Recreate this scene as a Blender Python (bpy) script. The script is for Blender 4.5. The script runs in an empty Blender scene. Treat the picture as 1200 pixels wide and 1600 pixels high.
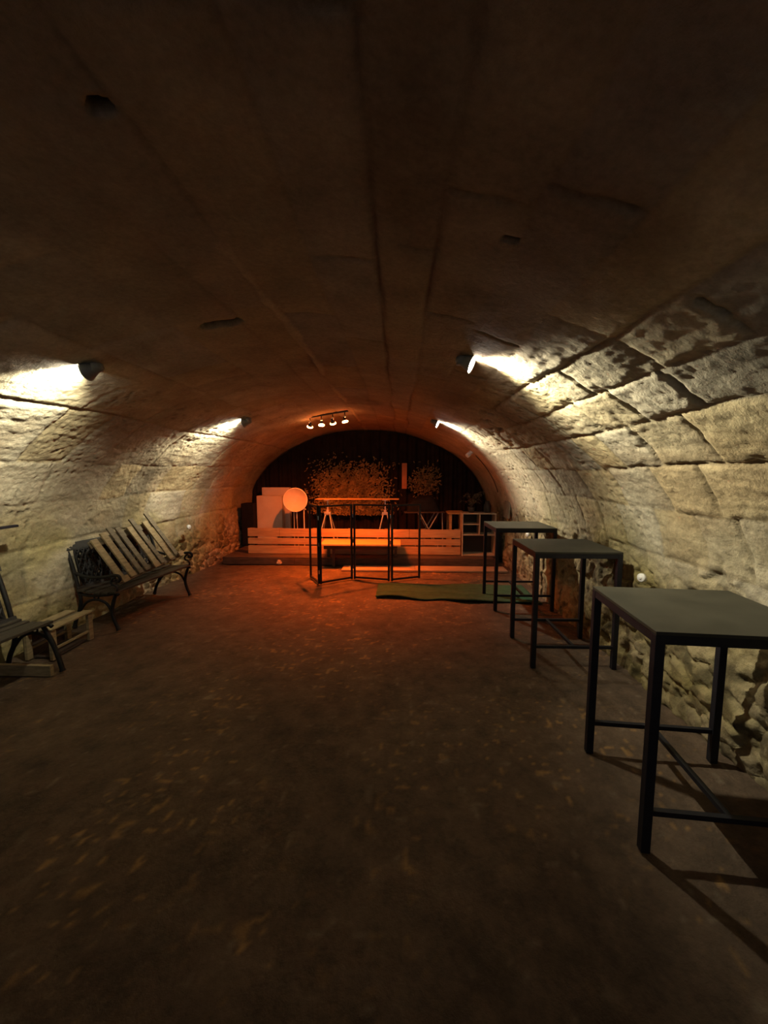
import bpy, bmesh, math, random
import numpy as np
from mathutils import Vector, Matrix

SC = bpy.context.scene
COL = SC.collection
R = math.radians

# ------------------------------------------------------------------ camera
F_PX = 620.0
PITCH = math.atan(62 / F_PX)
YAW = math.atan(22 * math.cos(PITCH) / F_PX)
cam = bpy.data.cameras.new('camera')
cam.sensor_fit = 'HORIZONTAL'
cam.sensor_width = 36.0
cam.lens = F_PX / 1200 * 36.0
cam.clip_start = 0.05
cam_o = bpy.data.objects.new('camera', cam)
COL.objects.link(cam_o)
cam_o.location = (0, 0, 1.7)
cam_o.rotation_euler = (math.pi / 2 - PITCH, 0, YAW)
SC.camera = cam_o

# ------------------------------------------------------------------ world, exposure
w = bpy.data.worlds.new('world')
SC.world = w
w.use_nodes = True
w.node_tree.nodes['Background'].inputs[0].default_value = (0.62, 0.66, 0.8, 1)
w.node_tree.nodes['Background'].inputs[1].default_value = 0.05  # dim bluish fill, added to come in through the open rear end
SC.view_settings.view_transform = 'Standard'
SC.view_settings.look = 'None'
SC.view_settings.gamma = 1.0
SC.view_settings.exposure = 2.6
SC.view_settings.use_curve_mapping = False
SC.cycles.use_denoising = True
SC.cycles.sample_clamp_indirect = 4.0
SC.cycles.max_bounces = 8
SC.cycles.diffuse_bounces = 4

# lamp settings (the lights themselves are built inside each lamp)
WALL_W = 34.0
WALL_COL = (1.0, 0.93, 0.70)
WALL_CONE = 116.0
STAGE_W = 44.0
STAGE_COL = (1.0, 0.135, 0.012)

# ------------------------------------------------------------------ helpers
def tag(o, label=None, cat=None, group=None, kind=None):
    if label: o['label'] = label
    if cat: o['category'] = cat
    if group: o['group'] = group
    if kind: o['kind'] = kind
    return o

def empty(name, loc, rz=0.0, label=None, cat=None, group=None):
    o = bpy.data.objects.new(name, None)
    o.empty_display_size = 0.1
    COL.objects.link(o)
    o.location = loc
    o.rotation_euler = (0, 0, rz)
    return tag(o, label, cat, group)

def copy_tree(o, parent=None):
    c = o.copy()
    COL.objects.link(c)
    if parent is not None:
        c.parent = parent
        c.matrix_parent_inverse = o.matrix_parent_inverse.copy()
    for ch in list(o.children):
        copy_tree(ch, c)
    return c

class MB:
    def __init__(s):
        s.v = []; s.f = []; s.sm = []
    def add(s, verts, faces, smooth=False):
        n = len(s.v)
        s.v += [tuple(p) for p in verts]
        s.f += [tuple(i + n for i in f) for f in faces]
        s.sm += [smooth] * len(faces)
        return s
    def box(s, c, size, rot=None, bev=0.0):
        hx, hy, hz = size[0] / 2, size[1] / 2, size[2] / 2
        M = rot if rot is not None else Matrix.Identity(3)
        c = Vector(c)
        b = min(bev, hx * .9, hy * .9, hz * .9)
        if b <= 0:
            vs = [c + M @ Vector((x * hx, y * hy, z * hz)) for x in (-1, 1) for y in (-1, 1) for z in (-1, 1)]
            s.add(vs, [(0, 1, 3, 2), (4, 6, 7, 5), (0, 4, 5, 1), (2, 3, 7, 6), (0, 2, 6, 4), (1, 5, 7, 3)])
            return s
        bm = bmesh.new()
        bmesh.ops.create_cube(bm, size=1)
        for v in bm.verts:
            v.co = Vector((v.co.x * 2 * hx, v.co.y * 2 * hy, v.co.z * 2 * hz))
        bmesh.ops.bevel(bm, geom=bm.edges[:], offset=b, segments=2, affect='EDGES', profile=0.6)
        bm.verts.ensure_lookup_table()
        for i, v in enumerate(bm.verts): v.index = i
        vs = [c + M @ v.co for v in bm.verts]
        s.add(vs, [tuple(v.index for v in f.verts) for f in bm.faces])
        bm.free()
        return s
    def bar(s, a, b, wd, th, up=(0, 0, 1), bev=0.0):
        """box from a to b, wd across, th along up"""
        a, b = Vector(a), Vector(b)
        d = b - a
        L = d.length
        x = d.normalized()
        u = Vector(up)
        y = u.cross(x)
        if y.length < 1e-5: y = Vector((0, 1, 0)).cross(x)
        y.normalize()
        z = x.cross(y)
        M = Matrix((x, y, z)).transposed()
        return s.box((a + b) / 2, (L, wd, th), M, bev)
    def tube(s, pts, r, n=10, cap=True, flat=1.0):
        pts = [Vector(p) for p in pts]
        rs = r if isinstance(r, (list, tuple)) else [r] * len(pts)
        vs = []; fs = []
        t0 = (pts[1] - pts[0]).normalized()
        ref = Vector((0, 0, 1)) if abs(t0.z) < .9 else Vector((1, 0, 0))
        nrm = (ref - t0 * ref.dot(t0)).normalized()
        for i, p in enumerate(pts):
            if i == 0: t = t0
            elif i == len(pts) - 1: t = (pts[i] - pts[i - 1]).normalized()
            else: t = ((pts[i + 1] - p).normalized() + (p - pts[i - 1]).normalized())
            if t.length < 1e-6: t = t0
            t = t.normalized()
            nrm = nrm - t * nrm.dot(t)
            nrm.normalize()
            bn = t.cross(nrm)
            for k in range(n):
                a = 2 * math.pi * k / n
                vs.append(p + (nrm * math.cos(a) + bn * math.sin(a) * flat) * rs[i])
        m = len(pts)
        for i in range(m - 1):
            for k in range(n):
                k2 = (k + 1) % n
                fs.append((i * n + k, i * n + k2, (i + 1) * n + k2, (i + 1) * n + k))
        s.add(vs, fs, True)
        if cap:
            s.add(vs[:n], [tuple(reversed(range(n)))])
            s.add(vs[-n:], [tuple(range(n))])
        return s
    def lathe(s, prof, origin=(0, 0, 0), axis=(0, 0, 1), n=28, smooth=True):
        """prof: list of (r, h) along axis"""
        ax = Vector(axis).normalized()
        q = Vector((0, 0, 1)).rotation_difference(ax).to_matrix()
        o = Vector(origin)
        vs = []; fs = []
        for (r, h) in prof:
            for k in range(n):
                a = 2 * math.pi * k / n
                vs.append(o + q @ Vector((r * math.cos(a), r * math.sin(a), h)))
        for i in range(len(prof) - 1):
            for k in range(n):
                k2 = (k + 1) % n
                fs.append((i * n + k, i * n + k2, (i + 1) * n + k2, (i + 1) * n + k))
        return s.add(vs, fs, smooth)
    def build(s, name, mat, parent=None):
        me = bpy.data.meshes.new(name)
        me.from_pydata(s.v, [], s.f)
        me.polygons.foreach_set('use_smooth', s.sm)
        me.materials.append(mat)
        me.update()
        o = bpy.data.objects.new(name, me)
        COL.objects.link(o)
        if parent is not None: o.parent = parent
        return o

def catmull(pts, k=6):
    P = [Vector(p) for p in pts]
    P = [P[0] * 2 - P[1]] + P + [P[-1] * 2 - P[-2]]
    out = []
    for i in range(1, len(P) - 2):
        for j in range(k):
            t = j / k
            a, b, c, d = P[i - 1], P[i], P[i + 1], P[i + 2]
            out.append(.5 * ((2 * b) + (c - a) * t + (2 * a - 5 * b + 4 * c - d) * t * t + (3 * b - a - 3 * c + d) * t ** 3))
    out.append(P[-2])
    return out

# ------------------------------------------------------------------ materials
def new_mat(name):
    m = bpy.data.materials.new(name)
    m.use_nodes = True
    nt = m.node_tree
    return m, nt, nt.nodes['Principled BSDF']

def noise_mat(name, c1, c2, scale=8.0, rough=0.6, metal=0.0, bump=0.0, bscale=60.0, stretch=(1, 1, 1), detail=6, spec=0.5):
    m, nt, b = new_mat(name)
    N, L = nt.nodes, nt.links
    tc = N.new('ShaderNodeTexCoord')
    mp = N.new('ShaderNodeMapping')
    mp.inputs['Scale'].default_value = stretch
    L.new(tc.outputs['Object'], mp.inputs[0])
    n = N.new('ShaderNodeTexNoise')
    n.inputs['Scale'].default_value = scale
    n.inputs['Detail'].default_value = detail
    L.new(mp.outputs[0], n.inputs['Vector'])
    cr = N.new('ShaderNodeValToRGB')
    cr.color_ramp.elements[0].position = .3
    cr.color_ramp.elements[1].position = .7
    cr.color_ramp.elements[0].color = (*c1, 1)
    cr.color_ramp.elements[1].color = (*c2, 1)
    L.new(n.outputs['Fac'], cr.inputs[0])
    L.new(cr.outputs[0], b.inputs['Base Color'])
    b.inputs['Roughness'].default_value = rough
    b.inputs['Metallic'].default_value = metal
    b.inputs['Specular IOR Level'].default_value = spec
    if bump:
        n2 = N.new('ShaderNodeTexNoise')
        n2.inputs['Scale'].default_value = bscale
        n2.inputs['Detail'].default_value = 5
        L.new(mp.outputs[0], n2.inputs['Vector'])
        bp = N.new('ShaderNodeBump')
        bp.inputs['Strength'].default_value = 1.0
        bp.inputs['Distance'].default_value = bump
        L.new(n2.outputs['Fac'], bp.inputs['Height'])
        L.new(bp.outputs[0], b.inputs['Normal'])
    return m

def emit_mat(name, col, strength):
    m, nt, b = new_mat(name)
    b.inputs['Base Color'].default_value = (*col, 1)
    b.inputs['Emission Color'].default_value = (*col, 1)
    b.inputs['Emission Strength'].default_value = strength
    return m

def masonry_mat(name, bump=0.008, rough=0.93):
    m, nt, b = new_mat(name)
    N, L = nt.nodes, nt.links
    at = N.new('ShaderNodeAttribute'); at.attribute_name = 'stone'
    geo = N.new('ShaderNodeNewGeometry')
    n1 = N.new('ShaderNodeTexNoise'); n1.inputs['Scale'].default_value = 3.0; n1.inputs['Detail'].default_value = 8; n1.inputs['Roughness'].default_value = .65
    n2 = N.new('ShaderNodeTexNoise'); n2.inputs['Scale'].default_value = 38.0; n2.inputs['Detail'].default_value = 6; n2.inputs['Roughness'].default_value = .7
    for n in (n1, n2): L.new(geo.outputs['Position'], n.inputs['Vector'])
    r1 = N.new('ShaderNodeMapRange'); r1.inputs['From Min'].default_value = .3; r1.inputs['From Max'].default_value = .7
    r1.inputs['To Min'].default_value = .72; r1.inputs['To Max'].default_value = 1.2
    r2 = N.new('ShaderNodeMapRange'); r2.inputs['From Min'].default_value = .3; r2.inputs['From Max'].default_value = .7
    r2.inputs['To Min'].default_value = .8; r2.inputs['To Max'].default_value = 1.15
    L.new(n1.outputs['Fac'], r1.inputs[0]); L.new(n2.outputs['Fac'], r2.inputs[0])
    mu = N.new('ShaderNodeMath'); mu.operation = 'MULTIPLY'
    L.new(r1.outputs[0], mu.inputs[0]); L.new(r2.outputs[0], mu.inputs[1])
    vm = N.new('ShaderNodeVectorMath'); vm.operation = 'SCALE'
    L.new(at.outputs['Color'], vm.inputs[0]); L.new(mu.outputs[0], vm.inputs['Scale'])
    L.new(vm.outputs[0], b.inputs['Base Color'])
    b.inputs['Roughness'].default_value = rough
    b.inputs['Specular IOR Level'].default_value = .25
    n3 = N.new('ShaderNodeTexNoise'); n3.inputs['Scale'].default_value = 42.0; n3.inputs['Detail'].default_value = 7; n3.inputs['Roughness'].default_value = .65
    L.new(geo.outputs['Position'], n3.inputs['Vector'])
    bp = N.new('ShaderNodeBump'); bp.inputs['Strength'].default_value = 1; bp.inputs['Distance'].default_value = bump
    L.new(n3.outputs['Fac'], bp.inputs['Height']); L.new(bp.outputs[0], b.inputs['Normal'])
    return m

M_STONE = masonry_mat('vault_stone')
M_FLOOR = masonry_mat('earth_floor', .010, .8)
M_BLACKM = noise_mat('black_painted_steel', (.007, .007, .010), (.013, .013, .018), 20, .5, 0.0, .0006, 120, spec=.3)
M_TOP = noise_mat('dark_grey_tabletop', (.028, .027, .019), (.046, .043, .031), 5, .55, 0, .0004, 200, spec=.3)
M_IRON = noise_mat('cast_iron', (.007, .007, .007), (.016, .015, .014), 25, .55, 0, .001, 90, spec=.3)
M_OLDWOOD = noise_mat('dark_bench_wood', (.024, .020, .015), (.060, .048, .032), 6, .6, 0, .002, 60, (1, 12, 12))
M_DARKWOOD = noise_mat('black_stained_wood', (.010, .010, .009), (.028, .025, .020), 6, .6, 0, .002, 60, (1, 12, 12))
M_PALE = noise_mat('weathered_pallet_wood', (.22, .165, .08), (.40, .31, .17), 5, .8, 0, .002, 50, (2, 2, 9))
M_GREYWOOD = noise_mat('grey_weathered_wood', (.10, .08, .05), (.2, .16, .10), 5, .8, 0, .002, 50, (2, 2, 9))
M_PLANK = noise_mat('pale_plank', (.38, .225, .11), (.58, .37, .19), 3, .7, 0, .0015, 50, (1.2, 8, 14))
M_STEPW = noise_mat('step_board', (.28, .20, .13), (.42, .31, .21), 3, .7, 0, .0015, 50, (1.2, 8, 14))
M_DARKBD = noise_mat('dark_stage_board', (.035, .025, .02), (.09, .06, .045), 3, .75, 0, .003, 40, (2, 6, 10))
M_TABW = noise_mat('low_table_wood', (.50, .31, .12), (.66, .44, .19), 3, .6, 0, .001, 50, (1.5, 9, 9))
M_WHITE = noise_mat('off_white_board', (.62, .55, .48), (.74, .67, .6), 4, .6, 0, .0005, 60)
M_WHITE2 = noise_mat('white_painted_metal', (.75, .75, .72), (.82, .82, .8), 4, .45)
M_SHELFW = noise_mat('shelf_board', (.40, .34, .26), (.52, .45, .35), 4, .6, 0, .0005, 60)
M_SHELFIN = noise_mat('shelf_back', (.03, .025, .025), (.05, .04, .035), 4, .8)
M_BLACKCL = noise_mat('black_curtain_cloth', (.014, .010, .009), (.026, .019, .016), 6, .95, 0, .002, 90, spec=.15)
M_BACK = noise_mat('dark_back_wall', (.03, .025, .02), (.06, .05, .04), 3, .95, 0, .01, 9)
M_CARPET = noise_mat('green_carpet', (.014, .055, .024), (.028, .085, .038), 12, .98, 0, .003, 300)
M_CAMO = noise_mat('camouflage_cloth', (.12, .09, .035), (.42, .30, .12), 7, .95, 0, .003, 40)
M_TREST = noise_mat('galvanised_trestle', (.55, .55, .52), (.72, .72, .7), 14, .35, .5)
M_CHROME = noise_mat('chrome', (.85, .85, .85), (.92, .92, .92), 10, .08, 1.0)
M_GREYPL = noise_mat('grey_lamp_shade', (.17, .18, .16), (.22, .23, .2), 10, .5)
M_BULB = emit_mat('white_lamp_face', (1.0, .98, .92), 14.0)
M_RED = emit_mat('orange_lamp_face', (1.0, .30, .08), 9.0)
M_LEAF = noise_mat('dry_leaves', (.04, .045, .02), (.16, .12, .06), 9, .8)
M_POT = noise_mat('dark_pot', (.03, .025, .022), (.05, .04, .035), 9, .7)
M_BAG = noise_mat('black_bag_cloth', (.006, .006, .007), (.012, .012, .013), 9, .75, 0, .004, 14, spec=.2)
M_PAPER = noise_mat('paper', (.6, .5, .36), (.75, .64, .5), 30, .8)
M_BOARDGY = noise_mat('grey_wall_board', (.17, .15, .11), (.27, .24, .18), 9, .85, 0, .002, 60)
M_CABLE = noise_mat('brown_cable', (.05, .035, .025), (.09, .06, .04), 9, .6)
M_RUSTW = noise_mat('reddish_board', (.40, .16, .08), (.55, .24, .12), 6, .8)

# ------------------------------------------------------------------ numpy noise
def _hash(ix, iy, iz, seed):
    h = (ix * 374761393 + iy * 668265263 + iz * 2147483647 + seed * 1274126177) & 0xFFFFFFFF
    h = ((h ^ (h >> 13)) * 1274126177) & 0xFFFFFFFF
    h = ((h ^ (h >> 16)) * 2246822519) & 0xFFFFFFFF
    return ((h ^ (h >> 15)) & 0xFFFFFF) / float(0xFFFFFF)

def vnoise(x, y, z, seed=0):
    x, y, z = np.broadcast_arrays(np.asarray(x, float), np.asarray(y, float), np.asarray(z, float))
    ix, iy, iz = np.floor(x).astype(np.int64), np.floor(y).astype(np.int64), np.floor(z).astype(np.int64)
    fx, fy, fz = x - ix, y - iy, z - iz
    fx, fy, fz = fx * fx * (3 - 2 * fx), fy * fy * (3 - 2 * fy), fz * fz * (3 - 2 * fz)
    r = 0
    for a in (0, 1):
        for b in (0, 1):
            for c in (0, 1):
                wgt = (fx if a else 1 - fx) * (fy if b else 1 - fy) * (fz if c else 1 - fz)
                r = r + wgt * _hash(ix + a, iy + b, iz + c, seed)
    return r * 2 - 1

def fbm(x, y, z, oct=4, seed=0, gain=.5):
    a = 1.0; t = 0; r = 0
    for i in range(oct):
        r = r + a * vnoise(x, y, z, seed + i * 7); t += a
        x, y, z = x * 2.03, y * 2.03, z * 2.03
        a *= gain
    return r / t

def cell(u, v, seed=0):
    """2-D cellular noise: F1, F2, id"""
    iu, iv = np.floor(u).astype(np.int64), np.floor(v).astype(np.int64)
    f1 = np.full(u.shape, 9.0); f2 = np.full(u.shape, 9.0); cid = np.zeros(u.shape)
    for a in (-1, 0, 1):
        for b in (-1, 0, 1):
            cu, cv = iu + a, iv + b
            px = cu + .15 + .7 * _hash(cu, cv, cu * 0, seed)
            py = cv + .15 + .7 * _hash(cu, cv, cu * 0 + 1, seed)
            d = np.hypot(u - px, v - py)
            idd = _hash(cu, cv, cu * 0 + 2, seed)
            cl = d < f1
            f2 = np.where(cl, f1, np.minimum(f2, d))
            cid = np.where(cl, idd, cid)
            f1 = np.where(cl, d, f1)
    return f1, f2, cid

def sstep(a, b, x):
    t = np.clip((x - a) / (b - a), 0, 1)
    return t * t * (3 - 2 * t)

# ------------------------------------------------------------------ the vault
XC, XA, HS, RISE = -0.72, 2.74, 0.8, 1.86
Y0, Y1 = -2.6, 9.2
th = np.linspace(0, math.pi, 900)
prof = [(XC + XA, z) for z in np.linspace(-.05, HS, 80, endpoint=False)]
prof += [(XC + XA * math.cos(t), HS + RISE * math.sin(t)) for t in th]
prof += [(XC - XA, z) for z in np.linspace(HS, -.05, 81)[1:]]
prof = np.array(prof)
seg = np.hypot(*np.diff(prof, axis=0).T)
S = np.concatenate([[0], np.cumsum(seg)])
STOT = S[-1]
PHI = np.degrees(np.unwrap(np.arctan2(prof[:, 1] - 1.7, prof[:, 0])))
def s_of_phi(p): return float(np.interp(p, PHI, S))
def vault_top(x):
    u = np.clip((np.asarray(x, float) - XC) / XA, -1, 1)
    return HS + RISE * np.sqrt(1 - u * u)

PH = [-27, -17.5, -8, .6, 11.3, 21, 32.5, 46, 62, 80, 95, 112, 128, 136.5, 147, 158, 168.8, 178.3, 185, 192, 200]
BS = [s_of_phi(p) for p in PH]
AMP = [.5, .7, .8, .7, .8, .6, .9, .3, .25, 1.0, 1.0, .4, .7, .5, .4, .4, 1.0, .3, .25, 1.0, .3]
SPL_R = BS[5]; SPL_L = BS[15]         # where the walls turn into the ceiling

def vault_fields(s, y):
    """inward displacement and colour at arc position s and depth y"""
    rnd = random.Random(5)
    px = np.interp(s, S, prof[:, 0]); pz = np.interp(s, S, prof[:, 1])
    phi = np.interp(s, S, PHI)
    right = s < STOT / 2
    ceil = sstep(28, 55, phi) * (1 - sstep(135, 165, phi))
    course = np.zeros(s.shape, int)
    ds = np.full(s.shape, 9.0); ampS = np.ones(s.shape)
    for i, b in enumerate(BS):
        wob = .022 * vnoise(y * 1.1, i * 3.7, 0, 11) + .010 * vnoise(y * 5, i * 3.7, 0, 12) + .004 * vnoise(y * 18, i * 3.7, s * 9, 13)
        d = s - (b + wob)
        course += (d > 0)
        k = np.abs(d) < ds
        ds = np.where(k, np.abs(d), ds)
        ampS = np.where(k, AMP[i] * (.3 + .9 * np.clip(vnoise(y * 1.6, i * 5.1, 0, 14) + .35, 0, 1)), ampS)
    dy = np.full(s.shape, 9.0); blk = np.zeros(s.shape, int)
    for c in range(len(BS) + 1):
        m = course == c
        if not m.any(): continue
        rnd = random.Random(500 + c)
        mid = PH[min(c, len(PH) - 1)]
        wall = mid < 35 or mid > 150
        yy = Y0 + rnd.random() * .5
        js = []
        while yy < Y1 + 1:
            js.append(yy)
            yy += rnd.uniform(.30, .62) if mid < 35 else rnd.uniform(.4, .9) if wall else rnd.uniform(.8, 1.7)
        ym, sm = y[m], s[m]
        dd = np.full(ym.shape, 9.0); bb = np.zeros(ym.shape, int)
        for j, jy in enumerate(js):
            sl = (rnd.random() - .5) * .12
            e = ym - (jy + sl * (sm - BS[min(c, len(BS) - 1)]) + .012 * vnoise(sm * 7, j * 3.3, c, 21))
            bb += (e > 0)
            dd = np.minimum(dd, np.abs(e))
        dy[m] = dd; blk[m] = bb
    ampY = .3 + .9 * np.clip(vnoise(blk * 1.37, course * 2.1, s * 2, 23) + .3, 0, 1)
    # zones
    lowR = sstep(-14, -24, phi + 3 * vnoise(y * 2, s * 2, 0, 31)) * right
    lowL = sstep(193, 201, phi + 3 * vnoise(y * 2, s * 2, 0, 32)) * sstep(4.3, 5.6, y)
    rub = np.clip(lowR + lowL, 0, 1)
    plas = sstep(4.6, 5.6, y + .3 * vnoise(y, s * 2, 0, 33)) * right * (1 - ceil)     # plastered part of the right wall
    left_near = (~right) * (1 - sstep(4.6, 5.4, y))
    js_ = np.exp(-(ds / .013) ** 2) * ampS
    jy_ = np.exp(-(dy / .012) ** 2) * ampY
    jy_ = jy_ * np.where(right, 1.35, .35) * (1 - .45 * ceil)
    joint = np.maximum(js_, jy_) * (1 - rub) * (1 - .75 * plas)
    edge = np.exp(-(np.minimum(ds, dy) / .035) ** 2) * (1 - rub) * (1 - .8 * plas)
    bid = _hash(course, blk, course * 0, 41)
    bid2 = _hash(course, blk, course * 0, 43)
    n_lo = fbm(px * 1.3, y * 1.3, pz * 1.3, 3, 51)
    n_md = fbm(px * 7, y * 5, pz * 7, 5, 52, .6)
    n_st = fbm(s * 22, y * 6, pz, 4, 53, .6)                    # coarse tooling streaks running along the wall
    ridg = 1 - np.abs(fbm(px * 9, y * 9, pz * 9, 4, 54)) * 2.2
    pit = sstep(.42, .62, vnoise(px * 26, y * 26, pz * 26, 55)) * sstep(-.1, .5, vnoise(px * 2.3, y * 2.3, pz * 2.3, 56))
    d = -.017 * joint * (1 - .3 * ceil) - .004 * edge * (1 - .6 * ceil)
    d += (bid - .5) * .010 * (1 - rub) * (1 - .8 * plas) * (1 - .6 * ceil)
    d += .030 * n_lo
    rg = (1 - .5 * ceil) * (1 - .35 * sstep(15, 30, phi) * sstep(3.4, 2.6, y)) * (1 - .55 * plas)
    d += .009 * n_md * rg + .008 * n_st * (1 - .6 * ceil) * (1 - plas)
    d += .006 * fbm(px * 40, y * 40, pz * 40, 2, 57) * rg
    pit = pit * (1 - .8 * ceil)
    pit = pit * (.35 + .65 * sstep(2.6, 3.4, y))
    d -= .012 * pit
    # a few long dark gashes in the right wall's upper courses (lost mortar)
    gash = sstep(.30, .5, fbm(s * 9, y * 4.0, 0, 3, 58)) * sstep(.2, .6, vnoise(s * 1.7, y * 1.2, 3, 59)) * sstep(8, 18, phi) * (1 - sstep(30, 42, phi)) * sstep(2.6, 3.2, y)
    d -= .03 * gash
    # rubble
    f1, f2, cid = cell(s * 7.5 + .6 * fbm(s * 6, y * 6, 0, 3, 61), y * 6.0 + .6 * fbm(s * 6, y * 6, 9, 3, 62), 63)
    stone = sstep(.04, .24, f2 - f1)
    pr_ = sstep(-.15, .25, fbm(s * 2.6, y * 2.6, 4, 3, 65)) * np.where(right, 1.0, .2)
    d += rub * (.030 * stone * (.2 + cid) * (1 - .8 * pr_) + .022 * fbm(s * 7, y * 7, 0, 4, 64, .6) + .014 * fbm(s * 22, y * 22, 0, 3, 66, .6) - .015)
    d -= rub * .035 * sstep(.35, .6, vnoise(s * 11, y * 11, 0, 67))
    d += lowR * .05 * sstep(.9, .2, pz)
    # known holes in the ceiling:  (phi, y, size_s, size_y, depth)
    hole_m = np.zeros(s.shape)
    for hp, hy, a, b_, dep in HOLES:
        hs = s_of_phi(hp)
        q = ((s - hs) / a) ** 2 + ((y - hy) / b_) ** 2 + .8 * vnoise(s * 18, y * 18, 0, 71)
        k = sstep(1.3, .7, q)
        d -= dep * k
        hole_m = np.maximum(hole_m, k)
    # colour
    base = np.stack([np.full(s.shape, .47), np.full(s.shape, .405), np.full(s.shape, .27)], -1)
    tint = (1 + .30 * (bid - .5) * (1 - .6 * ceil))[..., None]
    base = base * (1 - (1 - tint) * (1 - .7 * plas)[..., None])
    warm = np.stack([1 + .10 * (bid2 - .5), np.ones(s.shape), 1 - .28 * (bid2 - .5)], -1)
    base = base * warm
    pl = np.array([.60, .52, .38])
    base = base * (1 - plas[..., None] * .8) + pl * plas[..., None] * .8
    # joints: old dark mortar on the walls
    jm = np.clip(joint * 1.1, 0, 1)[..., None] * .5
    base = base * (1 - jm) + np.array([.17, .135, .08]) * jm
    # rubble colours: brown stones in pale lime mortar
    st = np.stack([.12 + .20 * cid, .092 + .165 * cid, .048 + .11 * cid], -1)
    mo = np.where(right[..., None], np.array([.36, .30, .17]), np.array([.54, .45, .29]))
    rb = st * stone[..., None] + mo * (1 - stone[..., None])
    pat = sstep(-.1, .3, fbm(s * 4, y * 4, 1, 3, 81))[..., None] * np.where(right, 1.0, .25)[..., None]
    rb = rb * (1 - .75 * pat) + np.array([.33, .275, .15]) * .75 * pat
    blot = sstep(.15, .5, fbm(s * 9, y * 9, 3, 3, 88))[..., None]
    rb = rb * (1 - .6 * blot * np.where(right, 1.0, .3)[..., None])
    base = base * (1 - rub[..., None]) + rb * rub[..., None]
    # ragged pale mortar squeezed out along one ceiling joint
    hs = s_of_phi(127.2)
    dd = np.abs(s - hs + .02 * vnoise(y * 2.2, 1, 0, 82)) + .018 * vnoise(y * 9, s * 9, 0, 83)
    mk = sstep(.034, .014, dd) * sstep(-.45, -.05, vnoise(y * 1.9, 5, 0, 84)) * sstep(1.6, 2.0, y)
    d += .012 * mk
    base = base * (1 - mk[..., None] * .75) + np.array([.62, .50, .32]) * mk[..., None] * .75
    # damp brown patch low on the ceiling crown and old stains
    stn = sstep(.05, .5, fbm(px * 1.7, y * 1.5, pz * 1.7, 4, 85))
    base = base * (1 - .35 * stn[..., None] * np.array([.7, .85, 1.0]))
    ceil_dark = ceil * .48  # stone colour darker and redder over the ceiling
    base = base * (1 - ceil_dark[..., None] * np.array([.75, 1.0, 1.1]))
    base = base * (1 - mk[..., None] * .8) + np.array([.42, .30, .17]) * mk[..., None] * .8
    low_dim = sstep(-.25, .35, fbm(y * 1.1, pz * 2, 2, 3, 89)) * sstep(1.6, .9, pz) * (1 - plas)  # weaker light low on the walls, painted in as patchy yellowish darkening
    base = base * (1 - .32 * low_dim[..., None] * np.array([.8, .85, 1.6]))
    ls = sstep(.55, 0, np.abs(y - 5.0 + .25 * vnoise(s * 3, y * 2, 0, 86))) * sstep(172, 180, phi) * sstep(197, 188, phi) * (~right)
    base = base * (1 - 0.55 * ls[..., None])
    base = base * (1 - .75 * hole_m[..., None])  # shade inside the holes put into the colour
    base = base * (1 - .5 * pit[..., None] * .6)
    base = base * (1 - .45 * gash[..., None])
    return d, np.clip(base, .01, 1)

HOLES = [(140.8, 2.59, .14, .045, .06), (129.4, 1.114, .030, .020, .05), (64.2, 1.48, .028, .02, .05)]
Ygrid = np.concatenate([np.arange(Y0, .6, .06), np.arange(.6, Y1 - 1.0, .0150), np.linspace(Y1 - 1.0, Y1, 50)])

def vault_piece(name, s0, s1, ds=.0150):
    ns = int(round((s1 - s0) / ds)) + 1
    s = np.linspace(s0, s1, ns)
    Sg, Yg = np.meshgrid(s, Ygrid, indexing='ij')
    d, c = vault_fields(Sg, Yg)
    x = np.interp(Sg, S, prof[:, 0]); z = np.interp(Sg, S, prof[:, 1])
    e = .02
    tx = np.interp(Sg + e, S, prof[:, 0]) - np.interp(Sg - e, S, prof[:, 0])
    tz = np.interp(Sg + e, S, prof[:, 1]) - np.interp(Sg - e, S, prof[:, 1])
    ln = np.hypot(tx, tz)
    nx, nz = -tz / ln, tx / ln            # inward normal
    left = sstep(150, 175, np.interp(Sg, S, PHI))
    bulge = -.09 * left * (1 - sstep(5.0, 7.0, Yg)) + .07 * left * sstep(6.0, 7.3, Yg) * sstep(1.3, .5, z)
    X = x + nx * d + (-bulge * -1) * left
    Z = z + nz * d
    V = np.stack([X, Yg, Z], -1).reshape(-1, 3)
    n, m = Sg.shape
    a = (np.arange(n - 1)[:, None] * m + np.arange(m - 1)[None, :]).reshape(-1)
    Fq = np.stack([a, a + 1, a + m + 1, a + m], -1)
    me = bpy.data.meshes.new(name)
    me.vertices.add(len(V)); me.vertices.foreach_set('co', V.ravel())
    me.loops.add(Fq.size); me.loops.foreach_set('vertex_index', Fq.ravel().astype(np.int32))
    me.polygons.add(len(Fq)); me.polygons.foreach_set('loop_start', (np.arange(len(Fq)) * 4).astype(np.int32))
    me.polygons.foreach_set('use_smooth', np.ones(len(Fq), bool))
    me.update(calc_edges=True)
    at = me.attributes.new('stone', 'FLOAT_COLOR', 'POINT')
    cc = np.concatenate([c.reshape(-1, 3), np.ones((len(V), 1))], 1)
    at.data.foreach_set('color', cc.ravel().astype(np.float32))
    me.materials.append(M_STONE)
    o = bpy.data.objects.new(name, me); COL.objects.link(o)
    o['kind'] = 'structure'
    return o

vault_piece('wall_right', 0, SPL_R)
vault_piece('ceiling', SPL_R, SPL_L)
vault_piece('wall_left', SPL_L, STOT)

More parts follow.
